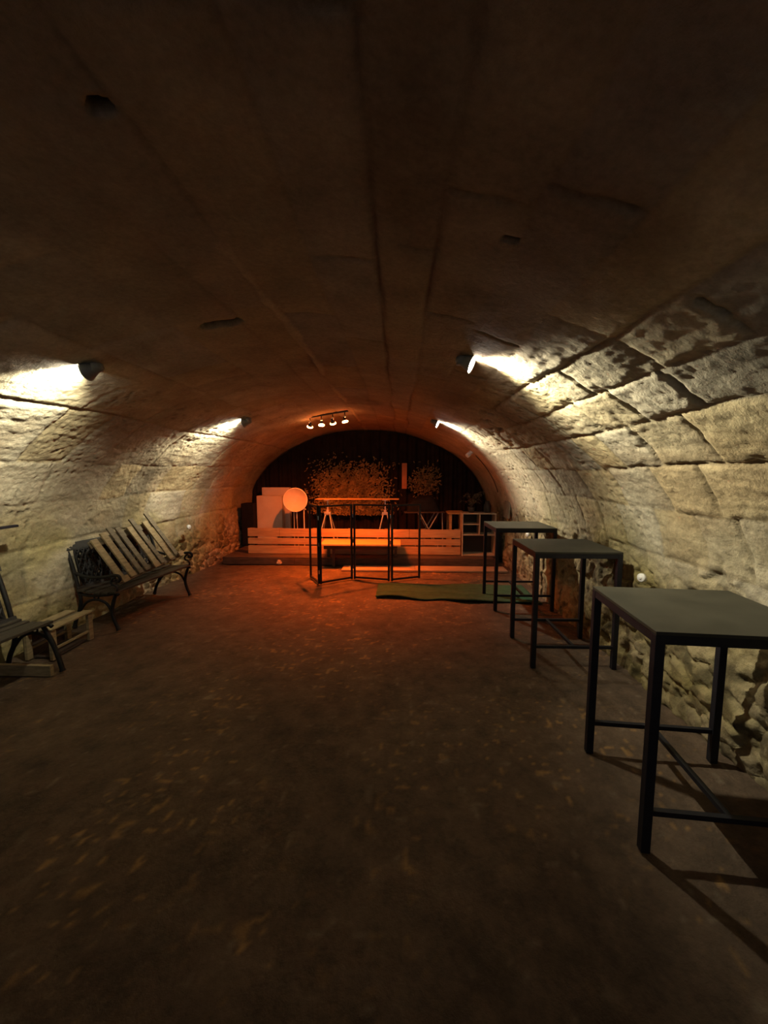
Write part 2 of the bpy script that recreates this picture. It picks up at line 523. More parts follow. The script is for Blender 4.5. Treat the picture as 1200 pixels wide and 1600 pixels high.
# floor
def build_floor():
    xs = np.arange(-3.8, 2.25, .02)
    ys = np.concatenate([np.arange(Y0, .6, .08), np.arange(.6, 7.3, .02), np.arange(7.3, Y1 + .1, .1)])
    Xg, Yg = np.meshgrid(xs, ys, indexing='ij')
    d = .006 * fbm(Xg * 2, Yg * 2, 0, 3, 101) + .005 * fbm(Xg * 9, Yg * 9, 0, 4, 102, .6) + .002 * vnoise(Xg * 45, Yg * 45, 0, 103)
    d = d - .006
    n1 = fbm(Xg * 1.6, Yg * 1.6, 0, 5, 104, .6)
    n2 = fbm(Xg * 11, Yg * 11, 0, 4, 105, .6)
    sp = sstep(.55, .8, vnoise(Xg * 30, Yg * 30, 0, 106)) * sstep(-.2, .5, n1)
    sp2 = sstep(.72, .9, vnoise(Xg * 20, Yg * 20, 0, 107))
    k = (1 + .35 * n1 + .45 * n2)[..., None]
    c = np.array([.105, .071, .046]) * k
    c = c * (1 - sp[..., None] * .7) + np.array([.40, .23, .08]) * sp[..., None] * .7
    c = c * (1 - sp2[..., None] * .4) + np.array([.24, .19, .13]) * sp2[..., None] * .4
    c = np.clip(c, .02, 1)
    V = np.stack([Xg, Yg, d], -1).reshape(-1, 3)
    n, m = Xg.shape
    a = (np.arange(n - 1)[:, None] * m + np.arange(m - 1)[None, :]).reshape(-1)
    Fq = np.stack([a, a + m, a + m + 1, a + 1], -1)
    me = bpy.data.meshes.new('floor')
    me.vertices.add(len(V)); me.vertices.foreach_set('co', V.ravel())
    me.loops.add(Fq.size); me.loops.foreach_set('vertex_index', Fq.ravel().astype(np.int32))
    me.polygons.add(len(Fq)); me.polygons.foreach_set('loop_start', (np.arange(len(Fq)) * 4).astype(np.int32))
    me.polygons.foreach_set('use_smooth', np.ones(len(Fq), bool))
    me.update(calc_edges=True)
    at = me.attributes.new('stone', 'FLOAT_COLOR', 'POINT')
    cc = np.concatenate([c.reshape(-1, 3), np.ones((len(V), 1))], 1)
    at.data.foreach_set('color', cc.ravel().astype(np.float32))
    me.materials.append(M_FLOOR)
    o = bpy.data.objects.new('floor', me); COL.objects.link(o)
    o['kind'] = 'structure'
build_floor()
tag(MB().box((-.7, Y1 + .1, 1.4), (6.6, .2, 3.2)).build('wall_back', M_BACK), kind='structure')

# ------------------------------------------------------------------ stage platform (part of the place one walks on)
st = empty('stage_platform', (0, 7.1, 0), 0, 'low dark stage platform across the far end of the cellar', 'stage')
MB().box((-.74, .98, .135), (4.98, 1.98, .025), bev=.004).build('deck', M_DARKBD, st)
fr = MB()
for i, (a, b) in enumerate([(-3.23, -1.9), (-1.895, -.6), (-.595, .7), (.705, 1.75)]):
    fr.box(((a + b) / 2, .0, .066 - .003 * (i % 2)), (b - a, .03, .112), bev=.006)
fr.build('front_board', M_DARKBD, st)
MB().box((-3.215, .99, .06), (.03, 1.94, .115), bev=.004).build('side_board', M_DARKBD, st)
MB().box((1.735, .99, .06), (.03, 1.94, .115), bev=.004).build('side_board', M_DARKBD, st)

stp = empty('step_board', (0, 6.83, 0), 0, 'low flat wooden step board on floor along right part of stage front', 'step')
for i, (a, b) in enumerate([(-.97, .30), (.303, 1.87)]):
    MB().box(((a + b) / 2, 0, .018), (b - a, .33, .03), bev=.004).build('board', M_STEPW, stp)

# ------------------------------------------------------------------ plank barrier on the stage
bar_root = empty('plank_barrier', (-.83, 7.4, .148), R(-.8), 'long low barrier of three horizontal planks standing along stage front edge', 'barrier')
rp = random.Random(8)
rows = [(.41, .155, [(-2.04, -1.43), (-1.425, -.07), (-.065, 1.04), (1.045, 2.0)]),
        (.245, .115, [(-2.04, -.07), (-.065, 1.30), (1.305, 2.0)]),
        (.082, .15, [(-2.04, -1.05), (-1.045, .62), (.625, 2.0)])]
for zc, hgt, segs in rows:
    for a, b in segs:
        MB().box(((a + b) / 2, rp.uniform(-.003, .003), zc + rp.uniform(-.004, .004)), (b - a, .022, hgt), bev=.003).build('plank', M_PLANK, bar_root)
for x in (-1.98, -1.43, -.75, -.07, .62, 1.30, 1.94):
    MB().box((x, .052, .245), (.09, .07, .49), bev=.004).build('upright', M_GREYWOOD, bar_root)

# ------------------------------------------------------------------ low table before the barrier
lt = empty('low_table', (-.66, 7.0, 0), 0, 'low pale wooden table standing in front of plank barrier behind folding screen', 'table')
MB().box((0, .06, .435), (1.42, .52, .03), bev=.004).build('tabletop', M_TABW, lt)
for x in (-.50, .50):
    MB().box((x, .035, .21), (.05, .05, .42), bev=.004).build('leg', M_DARKBD, lt)  # legs and aprons coloured dark for the shade under the top
for x in (-.62, .62):
    MB().box((x, .21, .285), (.05, .05, .27), bev=.004).build('leg', M_DARKBD, lt)
MB().box((0, -.12, .385), (1.30, .022, .07), bev=.003).build('apron', M_DARKBD, lt)
MB().box((0, .20, .385), (1.18, .022, .07), bev=.003).build('apron', M_DARKBD, lt)

# ------------------------------------------------------------------ folding metal screen
fs = empty('folding_screen', (0, 6.1, 0), 0, 'black metal folding screen of four open zigzag frames in orange light before stage', 'screen')
nodes = [(-1.412, 6.236), (-1.187, 5.84), (-.71, 6.183), (-.114, 6.055), (.366, 6.26)]
for i in range(4):
    a = Vector((nodes[i][0], nodes[i][1] - 6.1, 0)); b = Vector((nodes[i + 1][0], nodes[i + 1][1] - 6.1, 0))
    dr = (b - a).normalized()
    a2 = a + dr * .026; b2 = b - dr * .026
    mb = MB()
    for p in (a2, b2):
        mb.box((p.x, p.y, .61), (.028, .028, 1.2), Matrix.Rotation(math.atan2(dr.y, dr.x), 3, 'Z'), .002)
    for z in (.035, 1.195):
        mb.bar(a2 + Vector((0, 0, z)), b2 + Vector((0, 0, z)), .026, .026)
    mb.build('frame', M_BLACKM, fs)
for i in (1, 2, 3):
    for z in (.2, .62, 1.02):
        MB().tube([(nodes[i][0], nodes[i][1] - 6.1, z - .03), (nodes[i][0], nodes[i][1] - 6.1, z + .03)], .008, 8).build('hinge', M_CHROME, fs)

# ------------------------------------------------------------------ high tables at the right wall
def make_bar_table():
    t = empty('bar_table', (0, 0, 0))
    W, D, H = .73, .68, 1.03
    MB().box((0, 0, H - .008), (W, D, .016), bev=.002).build('tabletop', M_TOP, t)
    ap = MB()
    for y in (-1, 1): ap.box((0, y * (D / 2 - .012), H - .036), (W - .002, .02, .04))
    for x in (-1, 1): ap.box((x * (W / 2 - .012), 0, H - .036), (.02, D - .046, .04))
    ap.build('apron', M_BLACKM, t)
    for x in (-1, 1):
        for y in (-1, 1):
            MB().box((x * (W / 2 - .020), y * (D / 2 - .020), (H - .017) / 2), (.04, .04, H - .017), bev=.003).build('leg', M_BLACKM, t)
    for y in (-1, 1):
        MB().box((0, y * (D / 2 - .02), .19), (W - .08, .024, .024)).build('stretcher', M_BLACKM, t)
    MB().box((0, 0, .19), (.024, D - .066, .024)).build('stretcher', M_BLACKM, t)
    return t
t1 = make_bar_table()
G = 'high black framed tables along the right wall'
tag(t1, 'black square high table nearest the camera, its right side cut by the frame', 'table', G)
t1.location = (1.487, 1.965, 0.0); t1.rotation_euler.z = R(-5)
t2 = copy_tree(t1)
tag(t2, 'black square high table in the middle of the row of three', 'table', G)
t2.location = (1.53, 3.69, 0.0); t2.rotation_euler.z = R(0)
t3 = copy_tree(t1)
tag(t3, 'black square high table farthest back, beside the shelf unit and green carpet', 'table', G)
t3.location = (1.55, 5.13, 0.0); t3.rotation_euler.z = R(0)

# ------------------------------------------------------------------ garden benches on the left
def make_bench(arms=True, ins=0.0):
    L = 1.22
    t = empty('garden_bench', (0, 0, 0))
    for x in (0.0, L):
        def P(pts, k=6): return catmull([(x, a, b) for a, b in pts], k)
        fr = MB()
        fr.tube(P([(-.01, .012), (.035, .12), (.055, .22), (.03, .33), (.0, .40)] if arms else [(0, .012), (.015, .08), (.045, .18), (.09, .29), (.15, .395)]), [.026, .022] + [.019] * 18 + [.018] * 5, 8)
        fr.tube(P([(.535, .012), (.50, .12), (.45, .22), (.43, .32), (.44, .39)]), [.026, .022] + [.019] * 18 + [.018] * 5, 8)
        fr.tube(P([(.055, .20), (.12, .30), (.24, .335), (.36, .30), (.45, .20)]), .014, 8)
        fr.tube(P([(.24, .335), (.21, .355), (.22, .385), (.25, .385), (.265, .355), (.24, .335)], 4), .008, 6)
        fr.tube(P([(ins - .035, .40), (ins, .415), (ins + .10, .395), (.3, .375), (.44, .39)]), .016, 8)
        fr.tube(P([(.44, .38), (.47, .55), (.52, .75), (.575, .92)]), .019, 8)
        fr.build('end_frame', M_IRON, t)
        if not arms: continue
        fr = MB()
        fr.tube(P([(.01, .41), (-.025, .46), (.0, .50), (.035, .51), (.045, .54), (.02, .575), (-.01, .58)]), .012, 8)
        fr.tube(P([(-.04, .545), (-.065, .57), (-.05, .605), (.0, .61), (.15, .585), (.33, .58), (.485, .62)]), .017, 8)
        fr.tube(P([(-.04, .545), (-.02, .54), (-.01, .555), (-.03, .57)], 4), .011, 8)
        fr.build('armrest', M_IRON, t)
    for k in range(5):
        y = .02 + ins + k * (.098 - ins / 4.6)
        z = .432 - .02 * math.sin(min(1, k / 4) * math.pi)
        MB().box((L / 2, y - .01, z), (L + .06, .075 - ins * .15, .024), bev=.005).build('seat_slat', M_OLDWOOD, t)
    def back(z, w, n):
        y = .44 + (z - .38) * .25 - .02
        MB().box((L / 2, y, z), (L + .05, .024, w), Matrix.Rotation(R(-14), 3, 'X'), .005).build(n, M_DARKWOOD, t)
    back(.90, .085, 'back_rail'); back(.44, .06, 'back_rail')
    # pierced cast panel of the back
    lat = MB()
    def q(u, v):      # u along length, v height 0.54..0.85
        z = .465 + v * .395
        return (.06 + u * (L - .12), .44 + (z - .38) * .25 - .02, z)
    nu = 17
    for i in range(-4, nu + 1):
        for sgn in (1, -1):
            a = max(0, i / nu); b = min(1, (i + 4) / nu)
            va = (a * nu - i) / 4; vb = (b * nu - i) / 4
            if b <= a: continue
            if sgn < 0: va, vb = 1 - va, 1 - vb
            lat.tube([q(a, va), q(b, vb)], .013, 6)
    for u in (.17, .5, .83):
        for rr in (.36, .2):
            pts = [q(u + rr * .26 * math.cos(t_) * .9, .5 + rr * 1.15 * math.sin(t_)) for t_ in np.linspace(0, 2 * math.pi, 25)]
            lat.tube(pts, .014, 6)
        for k in range(8):
            t_ = k * math.pi / 4
            lat.tube([q(u, .5), q(u + .047 * math.cos(t_), .5 + .23 * math.sin(t_))], .015, 6)
    for v in (0.02, .98):
        lat.tube([q(0, v), q(1, v)], .011, 6)
    for i in range(5):
        lat.tube([q(i / 4, 0), q(i / 4, 1)], .010, 6)
    lat.build('lattice_panel', M_IRON, t)
    return t
b2 = make_bench()
tag(b2, 'garden bench with cast iron ends, carrying a leaning slatted pallet', 'bench', 'cast iron benches by the left wall')
b2.location = (-3.005, 4.02, 0.0); b2.rotation_euler.z = R(90 - 6.5)
b1 = make_bench(False, .10)
tag(b1, 'garden bench cut by the left edge of the picture, beside small crate', 'bench', 'cast iron benches by the left wall')
b1.location = (-2.965, 1.925, 0.0); b1.rotation_euler.z = R(90 - 5)

# pallet leaning on the far bench
def quad_pt(u, v, off=0.0):
    BL, BR = Vector((-3.03, 4.14, .478)), Vector((-2.955, 5.24, .56))
    TL, TR = Vector((-3.37, 4.13, .99)), Vector((-3.36, 5.26, 1.10))
    p = (BL * (1 - u) + BR * u) * (1 - v) + (TL * (1 - u) + TR * u) * v
    n = (BR - BL).cross(TL - BL).normalized()
    if n.x < 0: n = -n
    return p + n * off
pn = (quad_pt(0, 0, 1) - quad_pt(0, 0, 0))
pal = empty('wooden_pallet', quad_pt(.5, 0), 0, 'weathered slatted wooden pallet leaning on the far garden bench', 'pallet')
def pb(mb, a, b, wd, thk):
    o = pal.location
    return mb.bar(a - o, b - o, wd, thk, pn, .004)
sl = [(.02, .92, 1), (.165, .98, 1), (.30, 1.05, 0), (.40, 1.0, 0), (.53, .93, 1), (.655, 1.08, 0), (.79, .93, 1), (.93, 1.10, 0)]
for u, vt, front in sl:
    mb = pb(MB(), quad_pt(u, 0.03, .035 if front else .012), quad_pt(u, vt, .035 if front else .012), .085 if front else .07, .02)
    mb.build('slat', M_PALE if front else M_GREYWOOD, pal)
for v in (.07, .86):
    pb(MB(), quad_pt(-.01, v, -.012), quad_pt(1.0, v, -.012), .08, .02).build('cross_board', M_GREYWOOD, pal)
for u in (.03, .50, .95):
    pb(MB(), quad_pt(u - .04, .045, .056), quad_pt(u + .05, .045, .056), .07, .018).build('block', M_PALE, pal)

# small crate behind the near bench
cr = empty('wooden_crate', (-3.24, 3.57, 0), R(1), 'small slatted wooden crate on floor between the two benches', 'crate')
for x in (-.095, .09):
    MB().box((x, 0, .292), (.105, .50, .016), bev=.003).build('top_slat', M_PALE, cr)
MB().box((-.005, 0, .278), (.06, .50, .012), bev=.002).build('top_slat', M_GREYWOOD, cr)
MB().box((-.135, 0, .14), (.012, .48, .26)).build('back_panel', M_DARKBD, cr)  # dark back and bottom added to stand for shade inside the crate
MB().box((0, 0, .012), (.20, .38, .014)).build('shade_bottom', M_DARKBD, cr)
for y in (-.22, .22):
    for x in (-.115, .115):
        MB().box((x, y, .14), (.03, .055, .27), bev=.003).build('post', M_PALE, cr)
for x in (-.115, .115):
    MB().box((x, 0, .10), (.018, .385, .022), bev=.002).build('rail', M_PALE, cr)

bw = MB().box((0, 0, 0), (.50, .035, .095), bev=.004).build('wooden_beam', M_PALE)
bw.location = (-3.14, 3.075, .049)
tag(bw, 'short pale wooden beam lying on floor at the foot of near bench', 'beam')

# dark rail at the left frame edge
rail = empty('wall_rail', (-3.30, 2.7, 1.24), 0, 'dark metal rod projecting along left wall above near bench', 'rail')
MB().box((0, .02, .0), (.035, 1.15, .022), bev=.003).build('rod', M_BLACKM, rail)
for y in (-.5, .35):
    MB().box((-.11, y, -.012), (.24, .02, .02)).build('bracket', M_BLACKM, rail)

# ------------------------------------------------------------------ wall lamps
def lamp_inner(o_root, axis, power, scale=1.0):
    ax = Vector(axis).normalized()
    sh = MB().lathe([(.0, -.115), (.024, -.115), (.030, -.10), (.034, -.07), (.058, -.012), (.064, 0), (.061, 0), (.055, -.012), (.031, -.068), (.0, -.068)], (0, 0, 0), ax, 32)
    sh.build('shade', M_GREYPL, o_root)
    bl = MB().lathe([(.0, .006), (.025, .004), (.048, -.002), (.058, -.008)], (0, 0, 0), ax, 28)
    bl.build('bulb_face', M_BULB, o_root)
    L = bpy.data.lights.new('lamp_light', 'SPOT')
    L.energy = power; L.color = WALL_COL
    L.spot_size = R(WALL_CONE); L.spot_blend = .95
    L.shadow_soft_size = .025
    lo = bpy.data.objects.new('lamp_light', L); COL.objects.link(lo)
    lo.parent = o_root
    lo.location = ax * .02
    lo.rotation_euler = ax.to_track_quat('-Z', 'Y').to_euler()

def wall_lamp(loc, axis, label, power=WALL_W):
    loc = Vector(loc)
    o = empty('spot_lamp', loc, 0, label, 'lamp', 'white spot lamps on the vault')
    top = float(vault_top(loc.x))
    ax = Vector(axis).normalized()
    back = -ax * .10
    mt = Vector((back.x * .8, back.y * .8, top - loc.z + .02))
    MB().tube([back * .75, mt], .009, 8).build('stem', M_GREYPL, o)
    MB().lathe([(0, 0), (.035, 0), (.038, -.01), (.036, -.05), (0, -.05)], mt, (0, 0, 1), 24).build('mount', M_GREYPL, o)
    lamp_inner(o, axis, power)
    return o
wall_lamp((-2.10, 2.68, 2.375), (-.94, .03, -.28), 'grey spot lamp glowing white, nearest one on the left wall')
wall_lamp((-2.09, 5.38, 2.36), (-.94, .06, -.26), 'grey spot lamp glowing white, far one on left wall above pallet')
wall_lamp((.50, 2.80, 2.43), (.86, -.30, -.40), 'spot lamp with bright open face, nearest one on the right of the ceiling')
wall_lamp((.575, 5.88, 2.40), (.86, -.28, -.40), 'spot lamp with bright open face, far one right of the stage light bar')

# unlit lamp near the stage with a cable down the wall
ul = empty('spot_lamp', (1.235, 7.0, 2.02), 0, 'small white unlit spot lamp with cable beside the stage arch', 'lamp')
MB().lathe([(0, -.08), (.03, -.08), (.036, -.06), (.04, .06), (.036, .065), (.0, .05)], (0, 0, 0), (-.6, -.35, -.5), 24).build('shade', M_WHITE2, ul)
MB().tube([(.03, .02, .03), (.09, .05, .09), (.14, .05, .13)], .01, 8).build('stem', M_CABLE, ul)
cab = []
for k in range(16):
    ph_s = s_of_phi(12) - (k / 15) * (s_of_phi(12) - s_of_phi(-11))
    cab.append((float(np.interp(ph_s, S, prof[:, 0])) - .015, 7.1 + .5 * k / 15, float(np.interp(ph_s, S, prof[:, 1])) - .005))
cab = [Vector(c_) - Vector((1.235, 7.0, 2.02)) for c_ in cab]
MB().tube([Vector((.14, .05, .13))] + cab, .007, 6).build('cable', M_CABLE, ul)

# ------------------------------------------------------------------ stage light bar
p0, p1 = Vector((-1.500, 6.62, 2.60)), Vector((-.79, 6.30, 2.655))
lb = empty('stage_light_bar', (p0 + p1) / 2, 0, 'ceiling bar with four small orange spotlights shining onto the stage', 'lamp')
o_ = lb.location
MB().bar(p0 - o_, p1 - o_, .05, .028, bev=.004).build('bar', M_BLACKM, lb)
for fx in (.25, .75):
    pm = p0.lerp(p1, fx) - o_
    MB().tube([pm, pm + Vector((0, 0, .12))], .01, 8).build('ceiling_rod', M_BLACKM, lb)
TGT = [(-2.1, 7.7, .45), (-1.1, 6.0, 0), (-.7, 7.7, .3), (-.2, 6.2, .0)]
PWR = [.9, 1.7, 1.0, 1.3]
for k, fx in enumerate((.07, .36, .64, .93)):
    pm = p0.lerp(p1, fx) - o_
    hd = pm + Vector((0, .0, -.135))
    MB().tube([pm, pm + Vector((0, 0, -.06))], .008, 8).build('stem', M_BLACKM, lb)
    bmj = MB(); bmj.lathe([(.026 * math.sin(a), .026 * -math.cos(a)) for a in np.linspace(0, math.pi, 13)], pm + Vector((0, 0, -.075)), (0, 0, 1), 20)
    bmj.build('ball_joint', M_CHROME, lb)
    ax = (Vector(TGT[k]) - (o_ + hd)).normalized()
    head = MB().lathe([(.0, -.055), (.016, -.055), (.020, -.03), (.036, .0), (.040, .018), (.037, .018), (.03, .0), (.0, -.01)], hd, ax, 24)
    hobj = head.build('head', M_BLACKM, lb)
    MB().lathe([(.0, .012), (.02, .016), (.033, .010), (.036, .0)], hd, ax, 24).build('lamp_face', M_RED, hobj)
    rim = MB()
    rim.lathe([(.042, .012), (.049, .022), (.046, .034), (.039, .036), (.036, .028), (.037, .014)], hd, ax, 24)
    rim.build('glowing_rim', M_RED, hobj)
    L = bpy.data.lights.new('stage_light', 'SPOT')
    L.energy = STAGE_W * PWR[k]; L.color = STAGE_COL
    L.spot_size = R(100); L.spot_blend = 1.0; L.shadow_soft_size = .02
    lo = bpy.data.objects.new('stage_light', L); COL.objects.link(lo)
    lo.parent = lb
    lo.location = hd + ax * .045
    lo.rotation_euler = ax.to_track_quat('-Z', 'Y').to_euler()

# ------------------------------------------------------------------ on the stage
SZ = .148
bx = empty('upright_box', (-2.76, 8.50, SZ), 0, 'tall pale upright box standing on the left of the stage', 'box')
MB().box((0, 0, .525), (.55, .20, 1.05), bev=.006).build('body', M_WHITE, bx)
MB().box((0, -.102, .525), (.53, .006, 1.03), bev=.002).build('front_panel', M_WHITE, bx)
bb = MB().box((0, 0, 0), (.62, .12, 1.216), bev=.006).build('upright_board', M_WHITE)
bb.location = (-2.70, 8.74, SZ + .61)
tag(bb, 'pale board rising behind the tall upright box on stage', 'board')

dc = empty('disc_stand', (-2.06, 7.9, SZ), R(4), 'round pale disc facing forward on thin metal legs on stage', 'disc')
MB().lathe([(0, -.05), (.225, -.05), (.235, -.045), (.235, .045), (.225, .052), (.222, .045), (0, .047)], (0, 0, 1.0), (.05, -1, .04), 48).build('disc', M_WHITE, dc)
MB().lathe([(.232, .030), (.243, .032), (.243, .056), (.228, .058), (.226, .05)], (0, 0, 1.0), (.05, -1, .04), 48).build('rim', M_WHITE2, dc)
MB().tube([(-.04, .02, .78), (-.04, .02, .0)], .010, 8).build('leg', M_TREST, dc)
MB().tube([(.02, .0, .80), (.02, .0, .62)], .014, 8).build('clamp', M_TREST, dc)
MB().tube([(.02, .0, .64), (.05, -.02, .0)], .009, 8).build('leg', M_TREST, dc)
MB().tube(catmull([(.20, .0, .80), (.175, 0, .83), (.165, 0, .78), (.165, 0, .4), (.165, 0, .0)]), .010, 8).build('leg', M_WHITE2, dc)
sp_ = empty('dark_cabinet', (-3.17, 8.35, SZ), 0, 'tall black cabinet at the left edge of stage beside pale box', 'cabinet')
MB().box((0, 0, .45), (.26, .30, .90), bev=.01).build('body', M_BAG, sp_)
MB().box((0, -.153, .45), (.23, .006, .86), bev=.002).build('front_panel', M_BAG, sp_)

# trestle table
tt = empty('trestle_table', (-.83, 7.9, SZ), 0, 'narrow high board on two adjustable metal trestles, centre of the stage', 'table')
MB().box((.02, 0, 1.022), (1.66, .26, .012), bev=.002).build('tabletop', M_TABW, tt)
for x in (-.58, .575):
    tr = MB()
    tr.box((x, 0, 1.006), (.10, .24, .018), bev=.002)
    tr.box((x, 0, .86), (.022, .022, .28))
    tr.box((x, 0, .735), (.13, .10, .05), bev=.004)
    tr.box((x, 0, .775), (.05, .05, .05), bev=.003)
    for sx in (-1, 1):
        for sy in (-1, 1):
            tr.tube([(x + sx * .04, sy * .03, .72), (x + sx * .20, sy * .26, .012)], .012, 8)
    for sy in (-1, 1):
        tr.tube([(x - .115, sy * .14, .38), (x + .115, sy * .14, .38)], .008, 6)
    tr.build('trestle', M_TREST, tt)

# dark folding table with a covered case, right of the trestles
ft = empty('folding_table', (.52, 8.1, SZ), R(6), 'dark folding table with crossed legs on the right of the stage', 'table')
MB().box((0, 0, .755), (.80, .46, .022), bev=.003).build('tabletop', M_DARKBD, ft)
for sy in (-1, 1):
    lg = MB()
    lg.tube([(-.10, sy * .18, .742), (.30, sy * .18, .01)], .011, 8)
    lg.build('leg', M_TREST, ft)
    lg = MB()
    lg.tube([(.28, sy * .155, .742), (-.14, sy * .155, .01)], .011, 8)
    lg.build('leg', M_TREST, ft)
MB().tube([(.37, -.1, .74), (.39, -.1, .01)], .012, 8).build('leg', M_TREST, ft)
cb = MB()
pts = []
n1_, n2_ = 22, 12
vs = []; fsx = []
for i in range(n1_ + 1):
    for j in range(n2_ + 1):
        u, v = i / n1_ * 2 - 1, j / n2_ * 2 - 1
        h = .26 * (1 - abs(u) ** 5) * (1 - abs(v) ** 5) ** .5 + .02 * float(vnoise(u * 3, v * 3, 0, 91)) * (1 - abs(u)) + .06 * (u > -.2) * (1 - abs(u - .4)) * (1 - v * v)
        vs.append((u * .34, v * .18, max(h, 0)))
for i in range(n1_):
    for j in range(n2_):
        a = i * (n2_ + 1) + j
        fsx.append((a, a + n2_ + 1, a + n2_ + 2, a + 1))
cb.add(vs, fsx, True)
cbo = cb.build('covered_case', M_BAG)
cbo.location = (.50, 8.12, SZ + .768); cbo.rotation_euler.z = R(6)
tag(cbo, 'black soft covered case lying on the dark folding table', 'bag')

# small pale side table
sd = empty('side_table', (1.16, 8.05, SZ), 0, 'small pale wooden side table standing beside the shelf unit on stage', 'table')
MB().box((0, 0, .745), (.34, .52, .028), bev=.003).build('tabletop', M_TABW, sd)
for x in (-.12, .13):
    for y in (-.21, .21):
        MB().box((x, y, .365), (.05, .04, .73), bev=.003).build('leg', M_TABW, sd)

# shelf unit
su = empty('shelf_unit', (1.50, 7.32, SZ), R(-1), 'open pale edged shelf unit with dark compartments at right end of stage', 'shelf')
W_, H_, D_ = .62, .80, .32
for x in (-W_ / 2 + .009, W_ / 2 - .009):
    MB().box((x, D_ / 2, H_ / 2), (.018, D_, H_), bev=.001).build('side_panel', M_SHELFW, su)
MB().box((0, D_ / 2, H_ - .009), (W_ - .038, D_, .018), bev=.001).build('top_panel', M_SHELFW, su)
for z in (.014, .395):
    MB().box((0, D_ / 2, z), (W_ - .038, D_, .018), bev=.001).build('shelf', M_SHELFW, su)
MB().box((-.145, D_ / 2, .59), (.288, D_ - .02, .016), bev=.001).build('shelf', M_SHELFW, su)
MB().box((.012, D_ / 2, .594), (.016, D_, .374), bev=.001).build('divider', M_SHELFW, su)
MB().box((0, D_ - .006, H_ / 2), (W_ - .04, .008, H_ - .04)).build('back_panel', M_SHELFIN, su)
kb = MB().box((0, 0, 0), (.10, .34, .38), bev=.008).build('dark_box', M_BAG)
kb.location = (1.885, 7.52, SZ + .19)
kb.location.x = 1.875
tag(kb, 'small dark box standing against right side of the shelf unit', 'box')

# plant and dark jar on the shelf unit
pl = empty('potted_plant', (1.38, 7.5, SZ + .80), 0, 'dry twiggy plant in dark pot on top of the shelf unit', 'plant')
MB().lathe([(0, 0), (.05, 0), (.07, .10), (.062, .10), (.0, .08)], (0, 0, .002), (0, 0, 1), 24).build('pot', M_POT, pl)
rq = random.Random(4)
stm = MB(); lvs = MB()
for k in range(26):
    a = rq.uniform(0, 6.28); e = rq.uniform(.06, .22); hh = rq.uniform(.10, .30)
    tip = Vector((e * math.cos(a), e * .7 * math.sin(a), .08 + hh))
    pts = catmull([(0, 0, .07), (tip.x * .35, tip.y * .35, .08 + hh * .65), tip, tip + Vector((tip.x * .3, tip.y * .3, -.04))], 4)
    stm.tube(pts, .003, 5)
    for j in range(9):
        p = pts[3 + int(rq.random() * (len(pts) - 3))]
        d1 = Vector((rq.uniform(-1, 1), rq.uniform(-1, 1), rq.uniform(-.6, .6))).normalized() * rq.uniform(.03, .055)
        d2 = d1.cross(Vector((rq.uniform(-1, 1), rq.uniform(-1, 1), 1))).normalized() * .013
        m_ = p + d1 * .5
        lvs.add([p, m_ + d2 + Vector((0, 0, .006)), p + d1, m_ - d2 + Vector((0, 0, .006))], [(0, 1, 2, 3)])
stm.build('stems', M_CABLE, pl)
lo_ = lvs.build('foliage', M_LEAF, pl); lo_['kind'] = 'stuff'
jr = MB().lathe([(0, 0), (.055, 0), (.068, .02), (.07, .12), (.05, .17), (.035, .19), (.04, .215), (.03, .215), (.0, .18)], (0, 0, 0), (0, 0, 1), 28).build('dark_jar', M_POT)
jr.location = (1.68, 7.5, SZ + .802)
tag(jr, 'dark rounded jar on the right end of the shelf unit top', 'jar')

# curtain and camouflage net on the end wall
vs = []; fsx = []
nx_ = 320; nz_ = 16
for i in range(nx_ + 1):
    x = -3.35 + 5.25 * i / nx_
    fold = .035 * math.sin(x * 26 + 2 * math.sin(x * 3)) + .02 * math.sin(x * 61)
    top = float(vault_top(x)) - .05
    for j in range(nz_ + 1):
        t_ = j / nz_
        vs.append((x, 9.03 + fold * (1.0 - .45 * t_) + .01 * math.sin(t_ * 7 + x * 5), SZ + .01 + (top - SZ) * t_))
for i in range(nx_):
    for j in range(nz_):
        a = i * (nz_ + 1) + j
        fsx.append((a, a + nz_ + 1, a + nz_ + 2, a + 1))
cu = MB().add(vs, fsx, True).build('stage_curtain', M_BLACKCL)
tag(cu, 'black curtain with folds hanging across the arched end wall', 'curtain')

rc = random.Random(21)
nets = MB()
for k in range(15000):
    x = rc.uniform(-2.1, .95); z = rc.uniform(.75, 2.30)
    if z > float(vault_top(x)) - .16: continue
    dens = 1.0 * math.exp(-((x + 1.05) / .72) ** 4) * math.exp(-((z - 1.05) / .72) ** 4)
    dens = max(dens, .8 * math.exp(-((x - .62) / .26) ** 2 - ((z - 1.5) / .22) ** 2), 0)
    if rc.random() > dens: continue
    c_ = Vector((x, 8.86 + rc.uniform(-.05, .02), z))
    a = rc.uniform(0, 6.28)
    d1 = Vector((math.cos(a), rc.uniform(-1.2, 1.2), math.sin(a))) * rc.uniform(.018, .040)
    d2 = Vector((-math.sin(a), rc.uniform(-1.2, 1.2), math.cos(a))) * rc.uniform(.008, .018)
    nets.add([c_ - d1 - d2 * .6, c_ + d1 * .3 - d2, c_ + d1, c_ + d1 * .2 + d2, c_ - d1 * .8 + d2 * .5], [(0, 1, 2, 3, 4)])
for k in range(15):
    x = -1.85 + k * .1
    nets.tube([(x, 8.865, .75), (x, 8.865, 1.72)], .0015, 4, False)
for k in range(10):
    z = .78 + k * .1
    nets.tube([(-1.85, 8.865, z), (-.4, 8.865, z)], .0015, 4, False)
nt_ = nets.build('camouflage_net', M_CAMO)
tag(nt_, 'brown camouflage net with leafy scraps hanging before the black curtain', 'net', kind='stuff')

